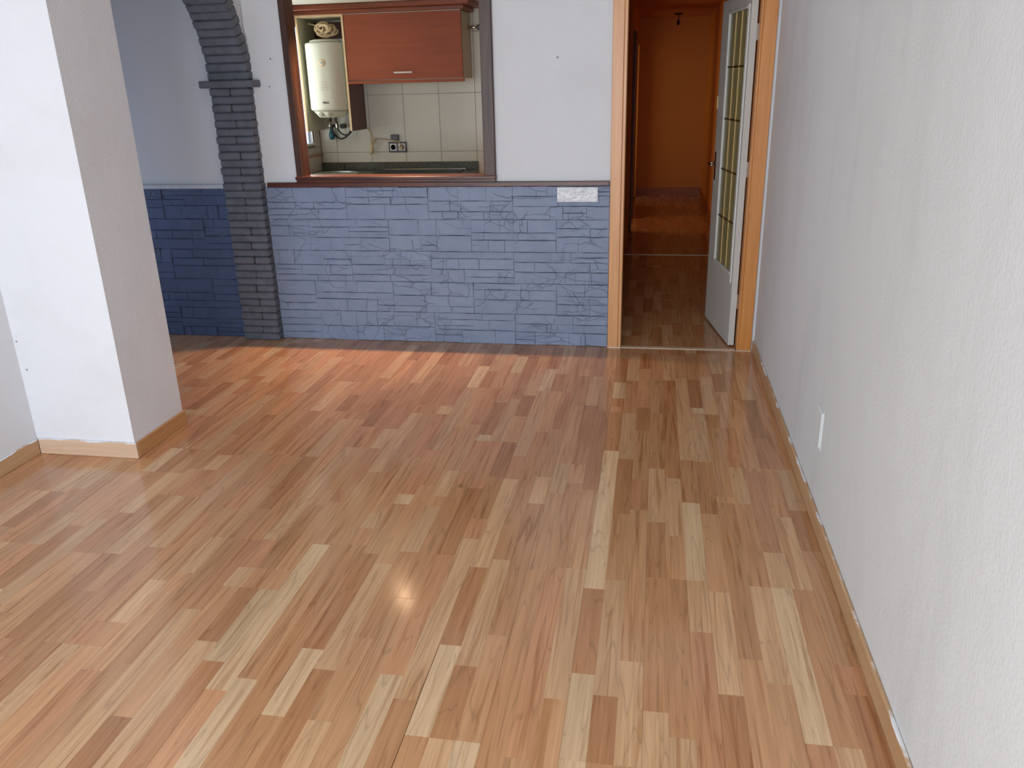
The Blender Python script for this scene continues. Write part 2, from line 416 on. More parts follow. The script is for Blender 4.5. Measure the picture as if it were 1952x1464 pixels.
known = {0: (1.615, 0, 0.), -2: (1.628, 0, .085), 2: (1.545, 0, 0), 3: (2.431, 2, 0), 5: (2.05, 0, 0), -3: (1.34, 1, 0), 1: (2.0, 1, 0), -1: (2.2, 3, 0), 4: (1.2, 1, .2)}
# strips read off the photograph for the boards in the foreground: (board, column): (y0, y1, tone)
SEEN = {(0, 0): [(1.2, 1.612, 'N'), (1.612, 1.984, 'L'), (1.984, 2.414, 'D'), (2.414, 3.104, 'P')],
 (0, 1): [(1.2, 1.612, 'P'), (1.612, 1.898, 'D'), (1.898, 2.472, 'P'), (2.472, 3.1, 'N')],
 (0, 2): [(1.2, 1.612, 'L'), (1.612, 2.05, 'M'), (2.05, 2.9, 'N')],
 (1, 0): [(1.3, 2.42, 'N'), (2.42, 3.0, 'M')], (1, 1): [(1.1, 1.575, 'M'), (1.575, 2.45, 'R'), (2.45, 3.1, 'N')],
 (1, 2): [(1.3, 1.799, 'M'), (1.799, 2.451, 'P'), (2.451, 3.044, 'M'), (3.044, 3.929, 'D')],
 (2, 0): [(1.2, 1.588, 'L'), (1.588, 1.912, 'L'), (1.912, 2.337, 'D'), (2.337, 3.442, 'L'), (3.442, 3.92, 'D')],
 (2, 1): [(1.2, 1.588, 'N'), (1.588, 1.83, 'D'), (1.83, 2.397, 'P'), (2.397, 2.86, 'M'), (2.86, 3.362, 'D'), (3.362, 3.91, 'P'), (3.91, 4.4, 'N')],
 (2, 2): [(1.2, 1.588, 'M'), (1.588, 1.984, 'P'), (1.984, 2.9, 'M')],
 (3, 0): [(1.2, 1.788, 'P'), (1.788, 2.431, 'N'), (2.431, 2.81, 'N'), (2.81, 3.28, 'P'), (3.28, 3.93, 'N')],
 (3, 1): [(1.2, 1.702, 'P'), (1.702, 2.431, 'N'), (2.431, 2.714, 'M'), (2.714, 3.193, 'P'), (3.193, 3.95, 'D')],
 (3, 2): [(1.3, 2.15, 'R'), (2.15, 2.431, 'P'), (2.431, 2.983, 'L'), (2.983, 3.38, 'N'), (3.38, 4.47, 'P')],
 (4, 0): [(1.2, 1.882, 'D'), (1.882, 2.373, 'P'), (2.373, 2.9, 'M'), (2.9, 3.373, 'D'), (3.373, 3.95, 'P')],
 (4, 1): [(1.3, 2.042, 'M'), (2.042, 3.0, 'N')], (4, 2): [(1.3, 1.945, 'M'), (1.945, 2.422, 'P'), (2.422, 3.0, 'N')],
 (5, 0): [(1.729, 2.422, 'L'), (2.422, 2.643, 'P'), (2.643, 3.3, 'R')], (5, 1): [(1.2, 1.729, 'P'), (1.729, 2.422, 'N')],
 (-1, 0): [(1.3, 2.2, 'M'), (2.2, 3.0, 'N')], (-1, 1): [(1.2, 1.831, 'L'), (1.831, 2.477, 'R'), (2.477, 3.0, 'D')],
 (-1, 2): [(1.2, 1.739, 'N'), (1.739, 2.6, 'P')],
 (-2, 0): [(1.2, 1.628, 'N'), (1.628, 1.91, 'L'), (1.91, 2.45, 'D')], (-2, 1): [(1.2, 1.628, 'D'), (1.628, 1.825, 'D'), (1.825, 2.392, 'P'), (2.392, 3.0, 'M')],
 (-2, 2): [(1.2, 1.628, 'P'), (1.628, 1.98, 'M'), (1.98, 2.48, 'N')],
 (-3, 0): [(1.70, 2.488, 'L'), (2.488, 3.1, 'M')], (-3, 1): [(1.2, 1.757, 'L'), (1.757, 2.5, 'M')], (-3, 2): [(1.4, 2.5, 'N')]}
strips = []   # x0, x1, y0, y1, tone, board-edge flags
def emit(x0, x1, y0, y1, tone, seed, lb, rb, nb, fb):
    for (ax0, ax1, ay0, ay1) in ((XL, XW, -2.2, 5.029), (-4.6, XL, 3.52, 5.029), (HX0, HX1, 5.031, HY)):
        u0, u1, v0, v1 = max(x0, ax0), min(x1, ax1), max(y0, ay0), min(y1, ay1)
        if u1 - u0 > .006 and v1 - v0 > .01:
            strips.append((u0, u1, v0, v1, tone, seed, lb, rb, nb and v0 == y0, fb and v1 == y1))
for k in range(-20, 7):
    y0, pr, crop = known.get(k, (1.615 + rnd.uniform(0, BL), rnd.randrange(4), rnd.choice((0, 0, .1, .25))))
    bi = 0
    yb = y0 - BL * math.ceil((y0 + 2.2) / BL)
    while yb < HY:
        main = abs(yb - y0) < .01
        p_ = pr if main else rnd.randrange(4); cr_ = crop if main else rnd.choice((0, 0, .12, .3)); flip = (not main) and rnd.random() < .3
        for c in range(3):
            seq = PR[p_][2 - c if flip else c]
            if flip: seq = seq[::-1]
            pos = -cr_; segs = []
            for ln, tn in list(seq) + list(seq):
                a0, a1 = max(0, pos), min(BL, pos + ln); pos += ln
                if a1 - a0 > .02: segs.append([a0, a1, tn])
            for j, (a0, a1, tn) in enumerate(segs):
                t_ = T[tn]; jv = rnd.uniform(.955, 1.045); tone = srgb(*(min(250, q * jv) for q in t_))
                xx = X0 + k * BW_ + c * SW
                s0, s1, sd = yb + a0, yb + a1, rnd.random()
                pieces = [(s0, s1)]
                if (k, c) in SEEN:
                    q0, q1 = SEEN[k, c][0][0], SEEN[k, c][-1][1]
                    pieces = [(u, v_) for u, v_ in ((s0, min(s1, q0)), (max(s0, q1), s1)) if v_ - u > .01]
                for u, v_ in pieces: emit(xx, xx + SW, u, v_, tone, sd, c == 0, c == 2, j == 0 and u == s0, j == len(segs) - 1 and v_ == s1)
        yb += BL
for (k, c), lst in SEEN.items():
    for u, v_, tn in lst:
        jv = rnd.uniform(.97, 1.03); xx = X0 + k * BW_ + c * SW; e_ = known[k][0]
        emit(xx, xx + SW, u, v_, srgb(*(min(250, q * jv) for q in T[tn])), rnd.random(), c == 0, c == 2, abs(u - e_) < .04, abs(v_ - e_) < .04)
def pxy(x, y, z=0):
    d = Vector((x, y, z - CH)); q = d.dot(fw)
    return None if q < .15 else (976 + F_PX * d.dot(r2) / q, 732 - F_PX * d.dot(u2) / q)
def parea(s):
    P = []
    for (x, y) in ((s[0], s[2]), (s[1], s[2]), (s[1], s[3]), (s[0], s[3])):
        q = pxy(x, y)
        if q is None: return 0
        P.append((min(1952, max(0, q[0])), min(1464, max(0, q[1]))))
    return abs(sum(P[i][0] * P[(i + 1) % 4][1] - P[(i + 1) % 4][0] * P[i][1] for i in range(4))) / 2
strips.sort(key=parea, reverse=True)
def strip_geo(bm, s, lay_t, lay_s):
    x0, x1, y0, y1, tone, seed, lb, rb, nb, fb = s
    g = .00008
    op = abs(x0 - X0) < .01 and y0 < 1.9 and lb
    x0 += .0016 if op else .00018 if lb else g; x1 -= .00018 if rb else g; y0 += .0004 if nb else g; y1 -= .0003 if fb else g
    c = .0005
    rr = [[bm.verts.new(p) for p in ((x0, y0, -.008), (x1, y0, -.008), (x1, y1, -.008), (x0, y1, -.008))],
          [bm.verts.new(p) for p in ((x0, y0, -c * .6), (x1, y0, -c * .6), (x1, y1, -c * .6), (x0, y1, -c * .6))],
          [bm.verts.new(p) for p in ((x0 + c * lb, y0 + c * nb, 0), (x1 - c * rb, y0 + c * nb, 0), (x1 - c * rb, y1 - c * fb, 0), (x0 + c * lb, y1 - c * fb, 0))]]
    for a_, b_ in ((0, 1), (1, 2)):
        for i in range(4): bm.faces.new([rr[a_][i], rr[a_][(i + 1) % 4], rr[b_][(i + 1) % 4], rr[b_][i]])
    bm.faces.new(rr[2])
    for r_ in rr:
        for v_ in r_:
            v_[lay_t] = tone; v_[lay_s] = Vector((seed * 7.3, seed * 37.7, 0))
def strip_mesh(name, lst, parent):
    bm = bmesh.new(); lt = bm.verts.layers.float_color.new('tone'); ls = bm.verts.layers.float_vector.new('seed')
    for s in lst: strip_geo(bm, s, lt, ls)
    return link(name, bm, M_lam, parent)
for s in strips[:300]: strip_mesh('plank', [s], floor)
tag(strip_mesh('planks', strips[300:], floor), 'the farther and outlying strips of the same laminate', kind='stuff')

# ------------------------------------------------------------------ stone cladding on the back wall
rs = random.Random(11)
def stone(x0, x1, z0, z1):
    bm = bmesh.new(); dep = rs.uniform(.011, .0145) if rs.random() < .85 else rs.uniform(.007, .018); n = 4 if x1 - x0 > .12 else 2
    gg = lambda: rs.choice((.0002, .0002, .0002, .0004, .0011)); x0 += gg(); x1 -= gg(); z0 += gg(); z1 -= gg(); j = min(.003, (z1 - z0) * .09)
    top = [(x0 + (x1 - x0) * i / n, z1 + (rs.uniform(-j, 0) if 0 < i < n else 0)) for i in range(n + 1)]
    bot = [(x0 + (x1 - x0) * i / n, z0 + (rs.uniform(0, j) if 0 < i < n else 0)) for i in range(n + 1)]
    tl = rs.uniform(-.0025, .0025); tz = rs.uniform(-.002, .002)
    def ring(pts, inset, y):
        out = []
        cx, cz = (x0 + x1) / 2, (z0 + z1) / 2
        for x, z in pts:
            sx_ = (1 - inset / ((x1 - x0) / 2)); sz_ = (1 - inset / ((z1 - z0) / 2))
            yy = y if y > YB - .008 else y + tl * (x - cx) / ((x1 - x0) / 2) + tz * (z - cz) / ((z1 - z0) / 2) + rs.uniform(-.0012, .0012)
            out.append(bm.verts.new((cx + (x - cx) * sx_, yy, cz + (z - cz) * sz_)))
        return out
    per = bot + top[::-1]
    r0 = ring(per, 0, YB); r1 = ring(per, 0, YB - dep + .0018); r2_ = ring(per, .0016, YB - dep)
    m_ = len(per)
    for a_, b_ in ((r0, r1), (r1, r2_)):
        for i in range(m_): bm.faces.new([a_[i], a_[(i + 1) % m_], b_[(i + 1) % m_], b_[i]])
    for i in range(n): bm.faces.new([r2_[i], r2_[i + 1], r2_[m_ - 2 - i], r2_[m_ - 1 - i]])
    bmesh.ops.recalc_face_normals(bm, faces=bm.faces[:])
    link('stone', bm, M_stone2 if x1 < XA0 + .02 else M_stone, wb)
ZT = 1.014
rects = []
def split(x0, x1, z0, z1):
    w_, h_ = x1 - x0, z1 - z0
    okh = (w_ < .34 and h_ < .105)
    if okh and (rs.random() < .62 or w_ * h_ < .009): rects.append((x0, x1, z0, z1)); return
    if h_ >= .105 or (w_ < .16 and h_ > .06) or (okh and h_ > .06 and rs.random() < .5):
        if h_ < .05: rects.append((x0, x1, z0, z1)); return
        c = z0 + h_ * rs.uniform(.36, .64); split(x0, x1, z0, c); split(x0, x1, c, z1)
    elif w_ > .16:
        c = x0 + w_ * rs.uniform(.32, .68); split(x0, c, z0, z1); split(c, x1, z0, z1)
    else: rects.append((x0, x1, z0, z1))
def clad(xa, xb):
    # staggered moulded panels about half a metre long and a fifth of a metre high
    z = 0.; r = 0
    while z < ZT - .02:
        h = ZT / 5; x = xa - (r % 2) * .27
        while x < xb - .01:
            a0, a1 = max(x, xa), min(x + .54, xb)
            if xb - a1 < .08: a1 = xb
            if a1 - a0 > .02: split(a0, a1, z, min(z + h, ZT))
            x = a1 if a1 == xb else x + .54
        z += h; r += 1
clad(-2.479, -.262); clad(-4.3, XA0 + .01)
rects.sort(key=lambda q: -q[1])
for q in rects[:300]: stone(*q)
rest = rects[300:]
print('stones', len(rects))
if rest:
    bmr = bmesh.new()
    for x0, x1, z0, z1 in rest: box(bmr, x0 + .001, x1 - .001, YB - .012, YB, z0 + .001, z1 - .001, b=.002)
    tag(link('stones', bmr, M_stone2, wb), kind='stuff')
# dark backing so the open joints read
struct('wall_back_cladding_bed', [(-2.479, -.262, YB - .003, YB, 0, ZT), (-4.6, XA0 + .01, YB - .003, YB, 0, ZT)], plain('cladding_bed', (.09, .11, .15, 1), .9))

tr = struct('trim_1', [(-2.456, -.266, YB - .032, YB, 1.016, 1.045)], M_darkx, b=.003)
struct('trim_2', [(-4.6, XA0 + .005, YB - .024, YB, 1.008, 1.034)], M_paintstrip, b=.003)

# ------------------------------------------------------------------ brick arch
arch = thing('brick_arch', 'dark grey painted arch of thin bricks beside the pass-through', 'arch', (XA0 + .13, YB, 0))
arch_off = Vector((-(XA0 + .13), -YB, 0)); MA = Matrix.Translation(arch_off)
rb_ = random.Random(3)
YF = 4.955; PITCHB = .0475; ZI = 1.622
def brick(x0, x1, y0, y1, z0, z1, b=.007):
    j = lambda s=.0025: rb_.uniform(-s, s)
    bm = bmesh.new(); box(bm, x0 + j(), x1 + j(.0015), y0 + j(), y1, z0 + j(.001), z1, b=b, M=MA); link('brick', bm, M_brick, arch)
nrow = 34; ph = ZI / nrow
for i in range(nrow):
    z0 = i * ph + .001; z1 = (i + 1) * ph - .001
    if i % 2 == 0:
        brick(XA0 + .004, XA1 - .003, YF + .003, YB, z0, z1)
    else:
        q = XA0 + .14 + rb_.uniform(-.012, .012)
        brick(XA0, q - .0015, YF, YB, z0, z1); brick(q + .0015, XA1, YF, YB, z0, z1, .009)
boxobj('mortar', (XA0 + .009, XA1 - .009, YF + .010, YB, 0, ZI), M_brickback, arch, M=MA)
boxobj('impost', (XA0 - .045, XA1 + .05, YF - .035, YB, ZI, ZI + .042), M_brick, arch, b=.006, M=MA)
boxobj('impost', (XA0 - .045, XA1 + .05, 3.52, 3.62, ZI, ZI + .042), M_brick, arch, b=.006, M=MA)
AR = .6875; YC = YF - AR; ZS = ZI + .042; RT = .088
nr = 44
for i in range(nr):
    t = PI * (i + .5) / nr; hw = PI * AR / nr / 2 - .0008
    Mt = MA @ Matrix.Translation((0, YC, ZS)) @ Matrix.Rotation(t, 4, 'X')
    j = rb_.uniform(-.004, .004)
    # local: y radial, z tangential
    bm = bmesh.new()
    box(bm, XA0 + rb_.uniform(-.004, .004), XA1 + rb_.uniform(-.004, .004), AR + j, AR + RT + rb_.uniform(-.004, .006), -hw, hw, b=.007, M=Mt)
    # splay the outer side so that the bricks fan
    for v_ in bm.verts:
        l_ = Mt.inverted() @ v_.co; l_.z *= l_.y / AR; v_.co = Mt @ l_; v_.co.y = min(-.0005, max(3.5205 - YB, v_.co.y))
    link('brick', bm, M_brick, arch)
def arcwall(name, r0, r1, x0, x1, mat, parent=None, M=None, spand=False):
    bm = bmesh.new(); n = 36; A = []; B_ = []
    for i in range(n + 1):
        t = PI * i / n; c_, s_ = math.cos(t), math.sin(t)
        inn = (YC + r0 * c_, ZS + r0 * s_)
        if spand:
            y = min(YB, max(3.52, YC + r0 * c_)); out = (YB if i == 0 else 3.52 if i == n else y, ZC); inn = (min(YB, max(3.5, inn[0])), inn[1])
        else: out = (YC + r1 * c_, ZS + r1 * s_)
        A.append([bm.verts.new((x0, *inn)), bm.verts.new((x1, *inn))]); B_.append([bm.verts.new((x0, *out)), bm.verts.new((x1, *out))])
    for i in range(n):
        bm.faces.new([A[i][0], A[i + 1][0], B_[i + 1][0], B_[i][0]]); bm.faces.new([A[i][1], B_[i][1], B_[i + 1][1], A[i + 1][1]])
        bm.faces.new([A[i][0], A[i][1], A[i + 1][1], A[i + 1][0]]); bm.faces.new([B_[i][0], B_[i + 1][0], B_[i + 1][1], B_[i][1]])
    bmesh.ops.recalc_face_normals(bm, faces=bm.faces[:])
    if M is not None:
        for v_ in bm.verts: v_.co = M @ v_.co; v_.co.y = min(-.0005, max(3.5205 - YB, v_.co.y))
    return link(name, bm, mat, parent)
arcwall('mortar', AR + .012, AR + RT, XA0 + .012, XA1 - .012, M_brickback, arch, MA)
arcwall('wall_arch', AR + RT - .02, 0, XA0 + .02, XA1 - .02, M_white, spand=True)['kind'] = 'structure'

# ------------------------------------------------------------------ pass-through frame (window_1)
w1 = tag(empty('window_1', (-1.6, YB, 1.06)), kind='structure')
MW = Matrix.Translation((1.6, -YB, -1.06))
def fr(name, d, b=.004, mat=M_dark): return boxobj(name, d, mat, w1, b=b, M=MW)
fr('jamb', (-2.248, -2.206, 5.005, YB, 1.045, 2.2)); fr('jamb', (-1.026, -.957, 5.005, YB, 1.045, 2.2))
fr('reveal', (-2.219, -2.204, 5.012, 5.128, 1.08, 2.16), .002); fr('reveal', (-1.03, -1.018, 5.012, 5.128, 1.08, 2.16), .002)
fr('sill', (-2.25, -.955, 4.985, 5.135, 1.062, 1.083), .004, M_darkx); fr('rail', (-2.248, -.957, 5.0, YB, 1.045, 1.063), .002, M_darkx)
fr('head', (-2.248, -.957, 5.005, 5.128, 2.16, 2.22), .004, M_darkx)

# ------------------------------------------------------------------ door_1, casing and half-open glazed leaf
d1 = tag(empty('door_1', (.18, YB, 0)), kind='structure')
MD = Matrix.Translation((-.18, -YB, 0))
def dp(name, d, mat=M_case, b=.003, parent=d1, M=MD): return boxobj(name, d, mat, parent, b=b, M=M)
dp('casing', (-.261, -.196, 5.012, YB, .004, 2.14)); dp('casing', (.556, .631, 5.012, YB, .004, 2.14), M_case2); dp('casing', (-.196, .556, 5.012, YB, 2.08, 2.14))
dp('jamb', (-.196, -.177, 5.018, 5.14, .004, 2.08)); dp('jamb', (.5425, .5565, 5.018, 5.128, .004, 2.08), M_case2); dp('head', (-.177, .5425, 5.018, 5.14, 2.065, 2.08))
dp('shoe', (-.262, -.178, 5.006, 5.03, 0, .006), M_thresh, .001); dp('shoe', (.543, .632, 5.006, 5.03, 0, .006), M_thresh, .001)
ang = math.atan2(.155, .988)   # away from straight ahead, towards the left
LM = MD @ Matrix.Translation((.541, 5.05, 0)) @ Matrix.Rotation(ang, 4, 'Z')
# leaf local: y along the leaf (0 at the hinge), x across it (the seen face at x=-.035), z up
L0, LW, LT = .05, .742, .036
def lf(name, d, mat=M_doorw, b=0, parent=None): return boxobj(name, d, mat, parent, b=b, M=LM)
GZ0, GZ1, GY0, GY1 = .455, 1.985, .088, .57
bm = bmesh.new()
for d in ((-LT, 0, L0, LW, .012, GZ0), (-LT, 0, L0, LW, GZ1, 2.055), (-LT, 0, L0, GY0, GZ0, GZ1), (-LT, 0, GY1, LW, GZ0, GZ1)): box(bm, *d, M=LM)
leaf = link('leaf', bm, M_doorw, d1)
bm = bmesh.new(); mo = .028
for d in ((-LT - .006, 0.008, GY0 - .006, GY0 + mo, GZ0 - .05, GZ1 + .01), (-LT - .006, 0.008, GY1 - mo, GY1 + .006, GZ0 - .006, GZ1 + .006), (-LT - .008, 0.008, GY0 + mo, GY1 - mo, GZ0 - .004, GZ0 + .014), (-LT - .008, .008, GY0 + mo, GY1 - mo, GZ1 - .014, GZ1 + .004)):
    box(bm, *d, b=.004, M=LM)
link('glazing_bead', bm, M_mould, leaf)
rows = [GZ0 + .014, .763, 1.059, 1.366, 1.67, GZ1 - .014]; g0, g1 = GY0 + mo, GY1 - mo
cols = [g0, g0 + (g1 - g0) / 3, g0 + 2 * (g1 - g0) / 3, g1]
for i in range(5):
    for j in range(3):
        lf('pane', (-.032, -.028, cols[j] + .003, cols[j + 1] - .003, rows[i] + .003, rows[i + 1] - .003), M_glass, 0, leaf)
for j in (1, 2): lf('came', (-.0365, -.027, cols[j] - .004, cols[j] + .004, rows[0], rows[5]), M_brass, .002, leaf)
for i in range(1, 5): lf('came', (-.035, -.026, g0, g1, rows[i] - .006, rows[i] + .006), M_brownc, .002, leaf)['label'] = 'brown horizontal came'
hz = 1.06
hd = lf('door_handle', (-LT - .006, -LT, LW - .075, LW - .035, hz - .09, hz + .09), M_chrome, .002, leaf)
bm = bmesh.new(); tube(bm, [(-LT - .004, LW - .055, hz + .02), (-LT - .05, LW - .055, hz + .02)], .009, 12)
tube(bm, [(-LT - .046, LW - .055, hz + .02), (-LT - .05, LW - .09, hz + .021), (-LT - .052, LW - .165, hz + .016)], .008, 12)
for v_ in bm.verts: v_.co = LM @ v_.co
link('door_handle', bm, M_chrome, leaf, True)['label'] = 'chrome lever handle'
lf('latch_plate', (-LT + .004, -.004, LW, LW + .002, hz - .1, hz + .1), M_chrome, 0, leaf)
lf('catch', (-LT - .008, -LT + .02, LW - .012, LW + .006, 1.42, 1.5), M_brass, .002, leaf)
for z in (.25, 1.05, 1.8): lf('hinge', (0, .008, L0 - .004, L0 + .012, z, z + .09), M_chrome, .002, leaf)

struct('trim_3', [(-.176, .541, 5.008, 5.046, 0, .005)], M_thresh, b=.002)
struct('trim_4', [(HX0, HX1, 8.03, 8.065, 0, .004)], M_thresh, b=.001)

# ------------------------------------------------------------------ skirtings
def skirt(name, d, mat):
    bm = bmesh.new(); box(bm, *d, b=.003); o = link(name, bm, mat); o['kind'] = 'structure'; return o
skirt('baseboard_right', (XW - .0125, XW, -2.2, 5.01, 0, .072), M_skirty)
skirt('baseboard_left', (XL, XL + .012, -2.2, 3.098, 0, .075), M_skirty)
skirt('baseboard_pillar_front', (XL + .012, -2.331, 3.097, 3.11, 0, .078), M_skirtx)
skirt('baseboard_pillar_side', (-2.343, -2.331, 3.111, 3.53, 0, .075), wood('skirting_wood_bare', srgb(206, 156, 104), srgb(186, 134, 84), 'y', .4, 1, .03))

# ------------------------------------------------------------------ kitchen wall tiles
def tiles(parent, axis, lo, hi, u0, z0, skip=None):
    k0 = math.floor((lo - u0) / .3); z = z0
    while z < KZ - .01:
        k = k0
        while u0 + k * .3 < hi - .01:
            a0, a1 = max(lo, u0 + k * .3), min(hi, u0 + (k + 1) * .3); b0, b1 = max(z, 0), min(z + .45, KZ)
            k += 1
            rects = [(a0, a1, b0, b1)]
            if skip:
                s0, s1, t0, t1 = skip; out = []
                for (p, q, r, s) in rects:
                    if q <= s0 or p >= s1 or s <= t0 or r >= t1: out.append((p, q, r, s)); continue
                    if r < t0: out.append((p, q, r, t0))
                    if s > t1: out.append((p, q, t1, s))
                    mz0, mz1 = max(r, t0), min(s, t1)
                    if p < s0: out.append((p, s0, mz0, mz1))
                    if q > s1: out.append((s1, q, mz0, mz1))
                rects = out
            for (p, q, r, s) in rects:
                if q - p < .012 or s - r < .012: continue
                g = .0013
                if axis == 'x': d = (p + g, q - g, KY - .008, KY, r + g, s - g)
                else: d = (KX0, KX0 + .008, p + g, q - g, r + g, s - g)
                boxobj('tile', d, M_tile, parent, b=.0015)
        z += .45
tiles(kw, 'x', KX0 + .009, KX1, -2.04, .648)
tiles(kl, 'y', YB2, KY - .008, 6.46, .648, (5.58, 6.64, 1.15, 2.1))
w2 = tag(empty('window_2', (KX0, 6.11, 1.17)), kind='structure')
bm = bmesh.new()
for d in ((-.1, 0, -.51, -.49, 0, .91), (-.02, 0, .50, .51, 0, .91), (-.1, 0, -.49, .50, .89, .91), (-.1, 0.012, -.51, .51, 0, .018)): box(bm, *d)
link('frame', bm, M_mould, w2)
bm = bmesh.new()
for d in ((-.075, -.05, -.02, .02, .02, .88), (-.075, -.05, -.49, -.45, .02, .88)): box(bm, *d)
link('sash', bm, M_mould, w2)

boxobj('sill_tile', (.008, .022, .2, .64, -.088, -.082), plain('terracotta_edge', srgb(176, 92, 62), .5), w2)
# ------------------------------------------------------------------ kitchen: worktop, base unit, hob, sink
WT = .955
wk = thing('worktop', 'dark granite worktop with upstand behind the pass-through', 'worktop', (-2.1, 6.45, WT - .03))
MK = Matrix.Translation((2.1, -6.45, -(WT - .03)))
bm = bmesh.new(); hx, hy, hw_ = -2.55, 6.42, .215
for d in ((KX0 + .01, hx - hw_, 6.15, KY - .01), (hx + hw_, -1.43, 6.15, KY - .01), (hx - hw_, hx + hw_, 6.15, hy - hw_), (hx - hw_, hx + hw_, hy + hw_, KY - .01)): box(bm, *d, WT - .03, WT)
ns = 40; ci = []
for i in range(ns):
    t = 2 * PI * i / ns; c_, s_ = math.cos(t), math.sin(t); k_ = hw_ / max(abs(c_), abs(s_))
    ci.append([bm.verts.new((hx + r_ * c_, hy + r_ * s_, z_)) for r_, z_ in ((.18, WT - .03), (.18, WT), (k_, WT), (k_, WT - .03))])
for i in range(ns):
    a_, b_ = ci[i], ci[(i + 1) % ns]
    for q in range(4): bm.faces.new([a_[q], a_[(q + 1) % 4], b_[(q + 1) % 4], b_[q]])
for v_ in bm.verts: v_.co = MK @ v_.co
bmesh.ops.recalc_face_normals(bm, faces=bm.faces[:]); link('slab', bm, M_granite, wk)
boxobj('upstand', (KX0 + .01, -2.585, KY - .03, KY - .009, WT, WT + .063), M_granite, wk, b=.002, M=MK)
boxobj('upstand', (-2.578, -1.43, KY - .03, KY - .009, WT, WT + .063), M_granite, wk, b=.002, M=MK)
bc = thing('base_cabinet', 'brown base cabinet under the dark worktop', 'cabinet', (-2.1, 6.45, 0))
MB_ = Matrix.Translation((2.1, -6.45, 0))
boxobj('carcass', (KX0 + .02, -1.46, 6.2, KY - .012, .1, WT - .15), M_cream, bc, M=MB_)
boxobj('plinth', (KX0 + .02, -1.46, 6.25, KY - .012, 0, .1), M_black, bc, M=MB_)
for i in range(3):
    x = KX0 + .02 + i * .436; dd = boxobj('door', (x + .002, x + .434, 6.18, 6.199, .11, WT - .04), M_cherry, bc, b=.002, M=MB_)
    boxobj('handle', (x + .15, x + .29, 6.165, 6.18, .82, .83), M_chrome, dd, M=MB_)
sk = thing('sink', 'round stainless steel sink let into the worktop beside the window', 'sink', (-2.55, 6.42, WT))
bm = bmesh.new(); lathe(bm, [(.195, .0005), (.196, .006), (.182, .008), (.174, .002), (.170, -.028), (.15, -.11), (.12, -.13), (.03, -.135)], 40)
link('bowl', bm, M_steel, sk, True)
bm = bmesh.new(); lathe(bm, [(.028, -.1345), (.028, -.131), (.02, -.13)], 20); link('drain', bm, M_chrome, sk, True)
hb = thing('hob', 'flat black glass hob with bright metal rim on the worktop', 'hob', (-1.86, 6.44, WT))
boxobj('glass_top', (-.36, .33, -.245, .245, .0005, .009), M_hob, hb, b=.002)
for d in ((-.365, .335, .246, .258, 0, .014), (-.365, .335, -.258, -.246, 0, .014)): boxobj('rim', d, M_chrome, hb, b=.002)


# ------------------------------------------------------------------ kitchen: wall units
def panel(name, d, mats, parent, M):
    """mats: (-x face, +x face, front, other)"""
    bm = bmesh.new(); fs = box(bm, *d, M=M)
    for f, mi in zip(fs, (0, 1, 2, 3, 3, 3)): f.material_index = mi
    return link(name, bm, list(mats), parent)
Y0 = 6.4
bx_ = thing('boiler_cabinet', 'open tall wall cabinet with beige edges around the water heater', 'cabinet', (-2.554, 6.58, 1.285))
MB2 = Matrix.Translation((2.554, -6.58, -1.285))
panel('side_panel', (-2.747, -2.731, Y0, KY - .009, 1.285, 2.13), (M_cherryz, M_cream, M_edge, M_cherryz), bx_, MB2)
panel('side_panel', (-2.379, -2.363, Y0, KY - .009, 1.285, 2.13), (M_cream, M_cherryz, M_edge, M_cherryz), bx_, MB2)
panel('top_panel', (-2.731, -2.379, Y0, KY - .009, 2.114, 2.13), (M_cream, M_cream, M_edge, M_cream), bx_, MB2)
boxobj('rear_rail', (-2.731, -2.379, KY - .03, KY - .0095, 1.98, 2.1), M_cherryz, bx_, M=MB2)
uc = thing('wall_cabinet', 'cherry brown wall cabinet with lift-up door and bar handle', 'cabinet', (-1.91, 6.58, 1.63))
MU = Matrix.Translation((1.91, -6.58, -1.63))
panel('carcass', (-2.362, -1.457, Y0 + .02, KY - .009, 1.657, 2.128), (M_cream, M_greyside, M_cream, M_cream), uc, MU)
dr = boxobj('door', (-2.358, -1.452, Y0, Y0 + .019, 1.659, 2.124), M_cherry, uc, b=.0015, M=MU)
boxobj('handle', (-1.985, -1.84, Y0 - .024, Y0 - .012, 1.701, 1.713), M_socket, dr, b=.002, M=MU)
boxobj('handle', (-1.975, -1.965, Y0 - .014, Y0, 1.704, 1.71), M_chrome, dr, M=MU); boxobj('handle', (-1.86, -1.85, Y0 - .014, Y0, 1.704, 1.71), M_chrome, dr, M=MU)
boxobj('light_rail', (-2.362, -1.443, Y0 - .004, Y0 + .02, 1.632, 1.653), M_cherry, uc, b=.002, M=MU)
boxobj('top_trim', (-2.358, -1.452, Y0 - .002, Y0 + .018, 2.1245, 2.129), M_chrome, uc, M=MU)
cn = thing('cornice', 'brown stepped wooden cornice running above the wall cabinets', 'cornice', (-2.08, 6.5, 2.131))
MC = Matrix.Translation((2.08, -6.5, -2.131))
boxobj('lower_moulding', (KX0 + .01, -1.425, Y0 - .02, KY - .01, 2.131, 2.158), M_cornice, cn, b=.002, M=MC)
boxobj('upper_moulding', (KX0 + .01, -1.375, Y0 - .055, KY - .01, 2.159, 2.199), M_cornice, cn, b=.006, M=MC)

